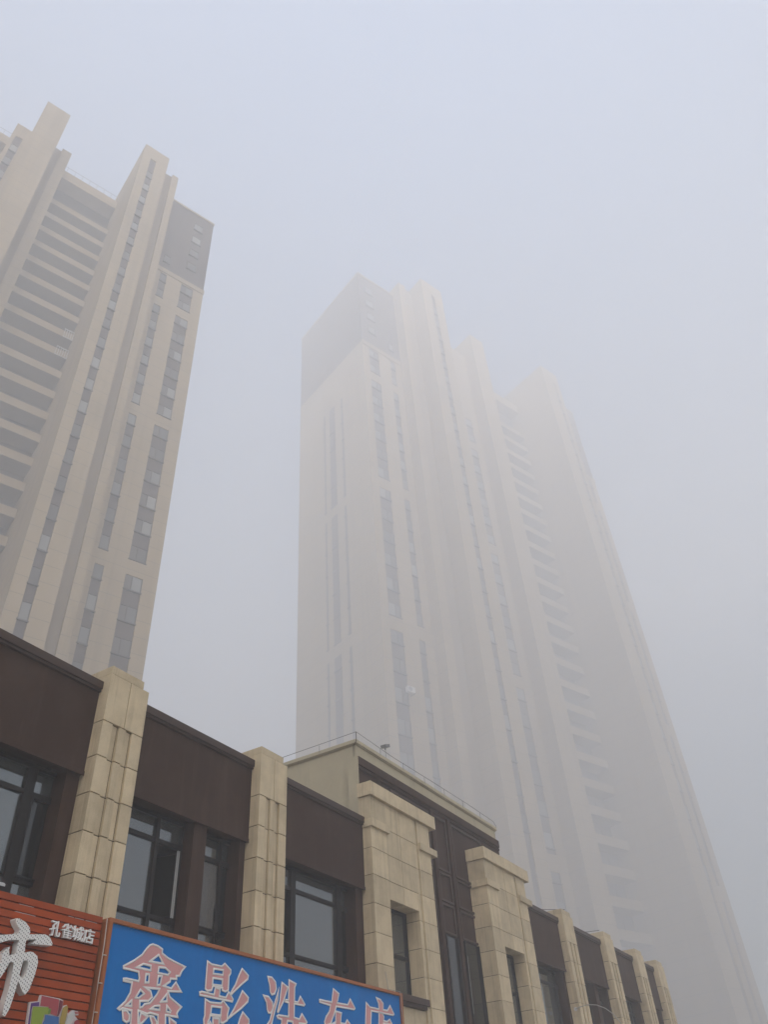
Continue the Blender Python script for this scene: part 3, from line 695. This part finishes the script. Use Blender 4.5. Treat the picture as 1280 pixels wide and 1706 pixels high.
def tower(name, label, edge_u, sgn, d_bay, s, P):
    """P: plan of this tower. a runs from the corner nearest the shop's gap along the front, b is depth behind the bay's face."""
    paint = tower_paint(name + '_paint', s, P['paint'])
    pos = (UX * edge_u + NX * d_bay) * s
    root = empty(name, (pos.x, pos.y, 0), ROT)
    tag(root, label, 'tower', 'apartment towers standing in the fog')
    X = lambda a: sgn * a * s
    B = lambda b: b * s
    Zc = lambda z: 1.6 + s * (z - 1.6)
    def bx(mb, a0, a1, b0, b1, z0, z1, mi=0):
        mb.box(X(a0), X(a1), B(b0), B(b1), 0 if z0 is None else Zc(z0), Zc(z1), mi)
    def part(pn, boxes, mat, bev=0.0, parent=None):
        mb = MB()
        for q in boxes: bx(mb, *q)
        return mb.build(pn, mat, parent or root, bev)
    DEP = 13.6
    wins = []                                      # (kind, a, b, z, width, facing)
    GAPS = (41.15, 58.55, 75.95, 81.9, 23.75)
    SILL = [41.8 + 2.9 * k for k in range(-8, 14)]
    def strip_front(a0, a1, b, wide, off=0.0, top=81.0, groups=True, zmax=None):
        """A brown window strip set in the wall face at depth b; the wall leaves a slot for it."""
        seg = []
        cuts = [None] + sorted(g - .65 for g in GAPS[:3] + GAPS[4:]) if groups else [None]
        edges = []
        if groups:
            lo = None
            for g in sorted(GAPS[:3] + GAPS[4:]):
                edges.append((lo, g - 0.65 + 1.0)); lo = g
            edges = [(None, 22.4), (23.9, 40.25), (41.7, 57.65), (59.1, 75.05), (76.5, 81.0)]
        else:
            edges = [(None, top)]
        for lo, hi in edges: seg.append((a0, a1, b + .13, b + .30, lo, hi))
        part('window_strip', seg, M['tower_brown'])
        sills = SILL if groups else [31.7 + 2.9 * k for k in range(-3, 40) if 31.7 + 2.9 * k < top - 2.2]
        for z in sills:
            wins.append((wide, a0, a1, b, z))
        return edges
    def wall_with_slots(pn, a0, a1, b0, b1, top, slots, bev=.03):
        """Solid wall from ground to TOP between a0 and a1, its face cut by the slots (a0, a1, edges)."""
        boxes = []
        x = a0
        for s0, s1, edges in slots:
            boxes.append((x, s0, b0, b1, None, top))
            boxes.append((s0, s1, b0 + .301, b1, None, top))
            zs = []
            prev = None
            for lo, hi in edges:
                if lo is not None: zs.append((prev, lo))
                prev = hi
            zs.append((prev, top))
            for lo, hi in zs:
                if lo is not None: boxes.append((s0, s1, b0, b0 + .30, lo, hi))
            x = s1
        boxes.append((x, a1, b0, b1, None, top))
        return part(pn, boxes, paint)
    cap0 = 81.9
    # ---- both end bays, the outer one nearest the gap first
    for side in (0, 1):
        f = (lambda a: a) if side == 0 else (lambda a: P['W'] - a)
        A = lambda lo, hi: (f(lo), f(hi)) if side == 0 else (f(hi), f(lo))
        w0, w1 = A(*P['wide']); n0, n1 = A(*P['narrow']); e0, e1 = A(0, P['bay'])
        ew = strip_front(w0, w1, 0, 'wide'); en = strip_front(n0, n1, 0, 'narrow')
        slots = sorted([(w0, w1, ew), (n0, n1, en)])
        wall_with_slots('bay_wall', e0, e1, 0, DEP, cap0, slots)
        c = part('brown_crown', [(e0 + .02, e1 - .02, .04, DEP - .04, cap0 + .003, 96.6)], M['tower_brown'])
        t0, t1 = (e0 - .06, e1) if side == 0 else (e0, e1 + .06)
        part('cornice', [(t0, t1, -.10, .0, cap0 - .75, cap0)], paint)
        part('parapet', [(t0, t1, -.08, .3, 96.6, 96.9), (t0, t0 + .3, .3, DEP, 96.6, 96.9), (t1 - .3, t1, .3, DEP, 96.6, 96.9)], paint)
        for z in (84.4, 87.3, 90.2, 93.1):
            if side == 0 or True:
                wins.append(('cap', w0 + .1, w1 - .2, -.075, z))
        wins.append(('cap', n0, n1, -.075, 83.2))
        # wing between bay and shaft
        g0, g1 = A(P['bay'], P['shaft'][0])
        ch0, ch1 = (g1 - (g1 - g0) * .58, g1) if side == 0 else (g0, g0 + (g1 - g0) * .58)
        lt0, lt1 = (g0, ch0) if side == 0 else (ch1, g1)
        part('wing_wall', [(lt0, lt1, P['wing_b'], DEP, None, 98.4)], paint)
        part('taupe_wall', [(ch0, ch1, P['wing_b'] + .35, DEP, None, 98.35)], M['tower_taupe'])
        # shaft
        q = P['shaft'] if side == 0 else P.get('shaft2', tuple(P['W'] - v for v in reversed(P['shaft'])))
        st = P['shaft_strip'] if side == 0 else P.get('shaft2_strip', tuple(P['W'] - v for v in reversed(P['shaft_strip'])))
        sb = P['shaft_b'] if side == 0 else P.get('shaft2_b', P['shaft_b'])
        es = strip_front(st[0], st[1], sb, 'slim', top=97.0, groups=False)
        wall_with_slots('shaft_wall', q[0], q[1], sb, DEP, 99.6, [(st[0], st[1], es)])
    # ---- centre
    cw = P['cw']; cs = P['cs']; fw = P['fw']
    if P.get('cw_strip'):
        e = strip_front(P['cw_strip'][0], P['cw_strip'][1], P['cw_b'], 'narrow')
        wall_with_slots('wing_wall', cw[0], cw[1], P['cw_b'], DEP, 96.0, [(P['cw_strip'][0], P['cw_strip'][1], e)])
    else:
        k = cw[0] + (cw[1] - cw[0]) * .6
        part('wing_wall', [(cw[0], k, P['cw_b'], DEP, None, 96.0)], paint)
        part('taupe_wall', [(k, cw[1], P['cw_b'] + .35, DEP, None, 95.9)], M['tower_taupe'])
    part('centre_shaft', [(cs[0], cs[1], P['cs_b'], DEP, None, 99.5)], paint)
    e = strip_front(P['fw_strip'][0], P['fw_strip'][1], P['cw_b'], 'slim', top=93.0, groups=False)
    wall_with_slots('wing_wall', fw[0], fw[1], P['cw_b'], DEP, 95.6, [(P['fw_strip'][0], P['fw_strip'][1], e)])
    # ---- balconies
    for bi, (a0, a1) in enumerate(P['balc']):
        bb = P['balc_b']
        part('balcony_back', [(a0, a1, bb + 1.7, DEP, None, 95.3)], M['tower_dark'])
        n = int((a1 - a0) / 1.6)
        door = None
        for fl in range(4, 32):
            z = P['slab0'] + 2.9 * (fl - 20) + .3
            if door is None:
                mb = MB()
                for j in range(n):
                    x = a0 + (j + .12) * (a1 - a0) / n
                    mb.box(X(x), X(x + 1.3 * (a1 - a0) / n / 1.6), B(bb + 1.66), B(bb + 1.71), 0, 2.1 * s)
                door = mb.build('balcony_glazing', M['tower_glass2'], root); o = door
            else:
                o = door.copy(); C.objects.link(o); o.parent = root
            o.location = (0, 0, Zc(z))
        zt = 95.3
        part('roof_beam', [(a0, a1, bb - .05, bb + 1.69, zt - 1.4, zt + .3)], paint)
        rr = [(a0, a1, bb - .02, bb + .02, zt + 1.30, zt + 1.36)]
        x = a0
        while x < a1: rr.append((x, x + .04, bb - .02, bb + .02, zt + .3, zt + 1.3)); x += .9
        part('roof_railing', rr, M['metal'])
        proto = None
        for fl in range(1, 33):
            z = P['slab0'] + 2.9 * (fl - 20)
            if z < 2 or z > 92.5: continue
            mb = MB()
            h = .95
            mb.box(X(a0), X(a1), B(bb), B(bb + .14), 0, s * h); mb.box(X(a0), X(a1), B(bb + .1401), B(bb + 1.69), 0, s * .16)
            if proto is None:
                proto = mb.build('balcony_front', paint, root); o = proto
            else:
                o = proto.copy(); C.objects.link(o); o.parent = root
            o.location = (0, 0, Zc(z))
    # ---- the return face at the corner nearest the gap (only strips, the wall is the bay's own side)
    sx = -1
    for b0, b1, kind in ((4.4, 4.75, 'n'), (6.05, 7.1, 'w'), (8.0, 8.3, 'n')):
        bo = []
        for lo, hi in ((None, 22.4), (23.9, 40.25), (41.7, 57.65), (59.1, 75.05)):
            bo.append((-.03, -.002, b0, b1, lo, hi))
        part('window_strip', bo, M['tower_brown'])
        if kind == 'w':
            for z in SILL[:-2]: wins.append(('side', b0, b1, 0, z))
        else:
            for z in SILL[:-2]: wins.append(('side_slim', b0, b1, 0, z))
    # ---- windows: the hundred that show largest stand as parts, the rest are one part
    protos = {}
    def win_meshes(kind, a0, a1):
        key = (kind, round(a1 - a0, 2))
        if key in protos: return protos[key]
        w = a1 - a0; t = .06; h = 1.45
        fr, pn, dk = MB(), MB(), MB()
        S = lambda v: v * s
        def b2(mb, x0, x1, y0, y1, z0, z1): mb.box(sgn * S(x0), sgn * S(x1), S(y0), S(y1), S(z0), S(z1))
        if kind in ('side', 'side_slim'):
            def b2(mb, x0, x1, y0, y1, z0, z1): mb.box(sgn * S(y0), sgn * S(y1), S(x0), S(x1), S(z0), S(z1))
        y = .03
        sp = {'wide': .42, 'side': .5}.get(kind, 0)
        b2(fr, 0, t, y, y + .09, 0, h); b2(fr, w - t, w, y, y + .09, 0, h); b2(fr, t, w - t, y, y + .09, h - t, h); b2(fr, t, w - t, y, y + .09, 0, t)
        b2(fr, -.05, w + .05, y - .10, y + .09, -.09, -.002)
        if kind == 'wide':
            x = (1 - sp) * w if sgn > 0 else sp * w
            x = w - sp * w if sgn < 0 else w - sp * w
            b2(fr, x - .035, x + .035, y, y + .085, t, h - t)
            b2(pn, t, x - .035, y + .05, y + .07, t, h - t); b2(dk, x + .035, w - t, y + .05, y + .07, t, h - t)
        else:
            b2(pn, t, w - t, y + .05, y + .07, t, h - t)
        protos[key] = (fr, pn, dk, [None])
        return protos[key]
    bx_c = Vector((pos.x, pos.y, 0))
    def wpos(wn):
        kind, a0, a1, b, z = wn
        if kind in ('side', 'side_slim'): return Vector((-.035 * sgn * s - (sgn * .03 * s), B(a0), Zc(z)))
        return Vector((X(a0), B(b), Zc(z)))
    hid = P.get('hidden', ())
    wins[:] = [w for w in wins if w[4] > 18]
    rmat = Matrix.Rotation(ROT, 4, 'Z')
    def dist(wn):
        if wn[0] in ('side', 'side_slim') and sgn < 0: return 1e9
        m = 0
        for h0, h1 in hid:
            if wn[0] not in ('side', 'side_slim') and h0 <= wn[1] <= h1: m = 5000
        return ((rmat @ wpos(wn)) + bx_c - cam.location).length + m
    wins.sort(key=dist)
    frame_m = M['tower_brown']
    rest = {'f': MB(), 'p': MB()}
    for i, wn in enumerate(wins):
        kind, a0, a1, b, z = wn
        fr, pn, dk, made = win_meshes(kind, a0, a1)
        loc = wpos(wn)
        if i < 100:
            if made[0] is None:
                f_ = fr.build('window', M['tower_brown_frame'], root)
                f_.location = loc
                p_ = pn.build('pane', M['tower_glass'], f_)
                d_ = dk.build('pane', M['tower_glass3'], f_) if dk.v else None
                made[0] = (f_, p_, d_)
            else:
                f0, p0, d0 = made[0]
                f_ = f0.copy(); C.objects.link(f_); f_.parent = root; f_.location = loc
                p_ = p0.copy(); C.objects.link(p_); p_.parent = f_
                if d0: d_ = d0.copy(); C.objects.link(d_); d_.parent = f_
        else:
            for src, dst in ((fr, 'f'), (pn, 'p'), (dk, 'f')):
                t = rest[dst]; k = len(t.v)
                t.v += [(x + loc.x, y + loc.y, q + loc.z) for x, y, q in src.v]
                t.f += [tuple(k + q for q in ff) for ff in src.f]; t.mi += src.mi
    if rest['f'].v:
        o = rest['f'].build('window', M['tower_brown_frame'], root); o['kind'] = 'stuff'
        o2 = rest['p'].build('pane', M['tower_glass'], o)
    return root, X, B, Zc

M['tower_brown_frame'] = principled('tower_frame', (.06, .05, .048), .5)[0]

T1 = dict(paint=(0.41, 0.32, 0.20), W=44.0, bay=6.2, wide=(1.22, 2.68), narrow=(4.45, 5.22), shaft=(8.05, 11.11), shaft_strip=(9.45, 10.15), shaft_b=-2.95, wing_b=-2.0,
          cw=(17.78, 19.54), cw_b=1.5, cs=(19.54, 22.2), cs_b=-.8, fw=(22.2, 23.9), fw_strip=(22.75, 23.5), balc=[(11.11, 17.78), (23.9, 32.89)], balc_b=3.7, slab0=53.25, hidden=((26, 50),))
r1, X_1, B_1, Z_1 = tower('apartment_tower', 'beige apartment tower with dark open balconies, the clearer of the two in the fog', 19.65, -1, 50.8, S1, T1)
T2 = dict(paint=(0.37, 0.285, 0.175), W=44.0, bay=6.2, wide=(1.0, 2.5), narrow=(4.37, 5.13), shaft=(8.9, 12.7), shaft_strip=(10.54, 11.23), shaft_b=-3.2, wing_b=-1.4,
          cw=(18.3, 21.1), cw_b=1.5, cw_strip=(18.6, 19.8), cs=(21.1, 23.75), cs_b=-.3, fw=(23.75, 25.5), fw_strip=(24.3, 25.0), balc=[(12.7, 18.3), (25.5, 34.4)], balc_b=3.7, slab0=53.25,
          shaft2=(34.4, 38.0), shaft2_strip=(36.6, 37.15), shaft2_b=-2.5, hidden=((23.8, 26), (38.3, 40)))
r2, X_2, B_2, Z_2 = tower('apartment_tower', 'beige apartment tower almost lost in the fog, rising behind the pavilion roof', 38.6, 1, 45.5, S2, T2)

# white railing sections and a few enclosed corners on the balconies of the clearer tower
for zf, a0, a1 in ((38.65, 11.15, 12.6), (64.85, 11.15, 12.3), (67.75, 11.15, 12.1)):
    mb = MB()
    mb.box(X_1(a0), X_1(a1), B_1(3.62), B_1(3.68), Z_1(zf + 1.2), Z_1(zf + 1.27)); mb.box(X_1(a0), X_1(a1), B_1(3.62), B_1(3.68), Z_1(zf), Z_1(zf + .07))
    x = a0
    while x < a1:
        mb.box(X_1(x), X_1(x + .05), B_1(3.63), B_1(3.67), Z_1(zf + .07), Z_1(zf + 1.2)); x += .22
    mb.build('balcony_railing', M['rail'], r1)

# air conditioner hung under a window of the far tower
AC = empty('air_conditioner', tuple(Vector((r2.location.x, r2.location.y, 0)) + Matrix.Rotation(ROT, 3, 'Z') @ Vector((X_2(2.35), B_2(-.45), Z_2(34.0)))), ROT)
tag(AC, 'white air conditioner box hung on the front of the foggy tower behind the pavilion', 'air conditioner')
mb = MB(); mb.box(-.4 * S2, .4 * S2, -.17 * S2, .17 * S2, 0, .55 * S2)
mb.build('casing', M['white'], AC, .03)
mb = MB(); mb.tube([(-.12 * S2, -.165 * S2, .28 * S2), (-.12 * S2, -.19 * S2, .28 * S2)], .21 * S2, 18)
mb.build('fan_grille', M['metal'], AC)
mb = MB(); mb.box(-.4 * S2, -.34 * S2, -.2 * S2, .6 * S2, -.06 * S2, -.005); mb.box(.34 * S2, .4 * S2, -.2 * S2, .6 * S2, -.06 * S2, -.005)
mb.build('bracket', M['metal'], AC)

# ------------------------------------------------------------------ fog
mb = MB(); mb.box(-190, 320, -150, 340, -1.6, HAZE_TOP)
hz = mb.build('haze', bpy.data.materials.new('fog'))
hm = hz.data.materials[0]; hm.use_nodes = True
hn = hm.node_tree; hn.nodes.clear()
ho = hn.nodes.new('ShaderNodeOutputMaterial'); hv = hn.nodes.new('ShaderNodeVolumePrincipled')
hv.inputs['Color'].default_value = (*HAZE_COL, 1); hv.inputs['Density'].default_value = HAZE
hv.inputs['Anisotropy'].default_value = 0.0
hn.links.new(hv.outputs[0], ho.inputs['Volume'])
tag(hz, kind='stuff')
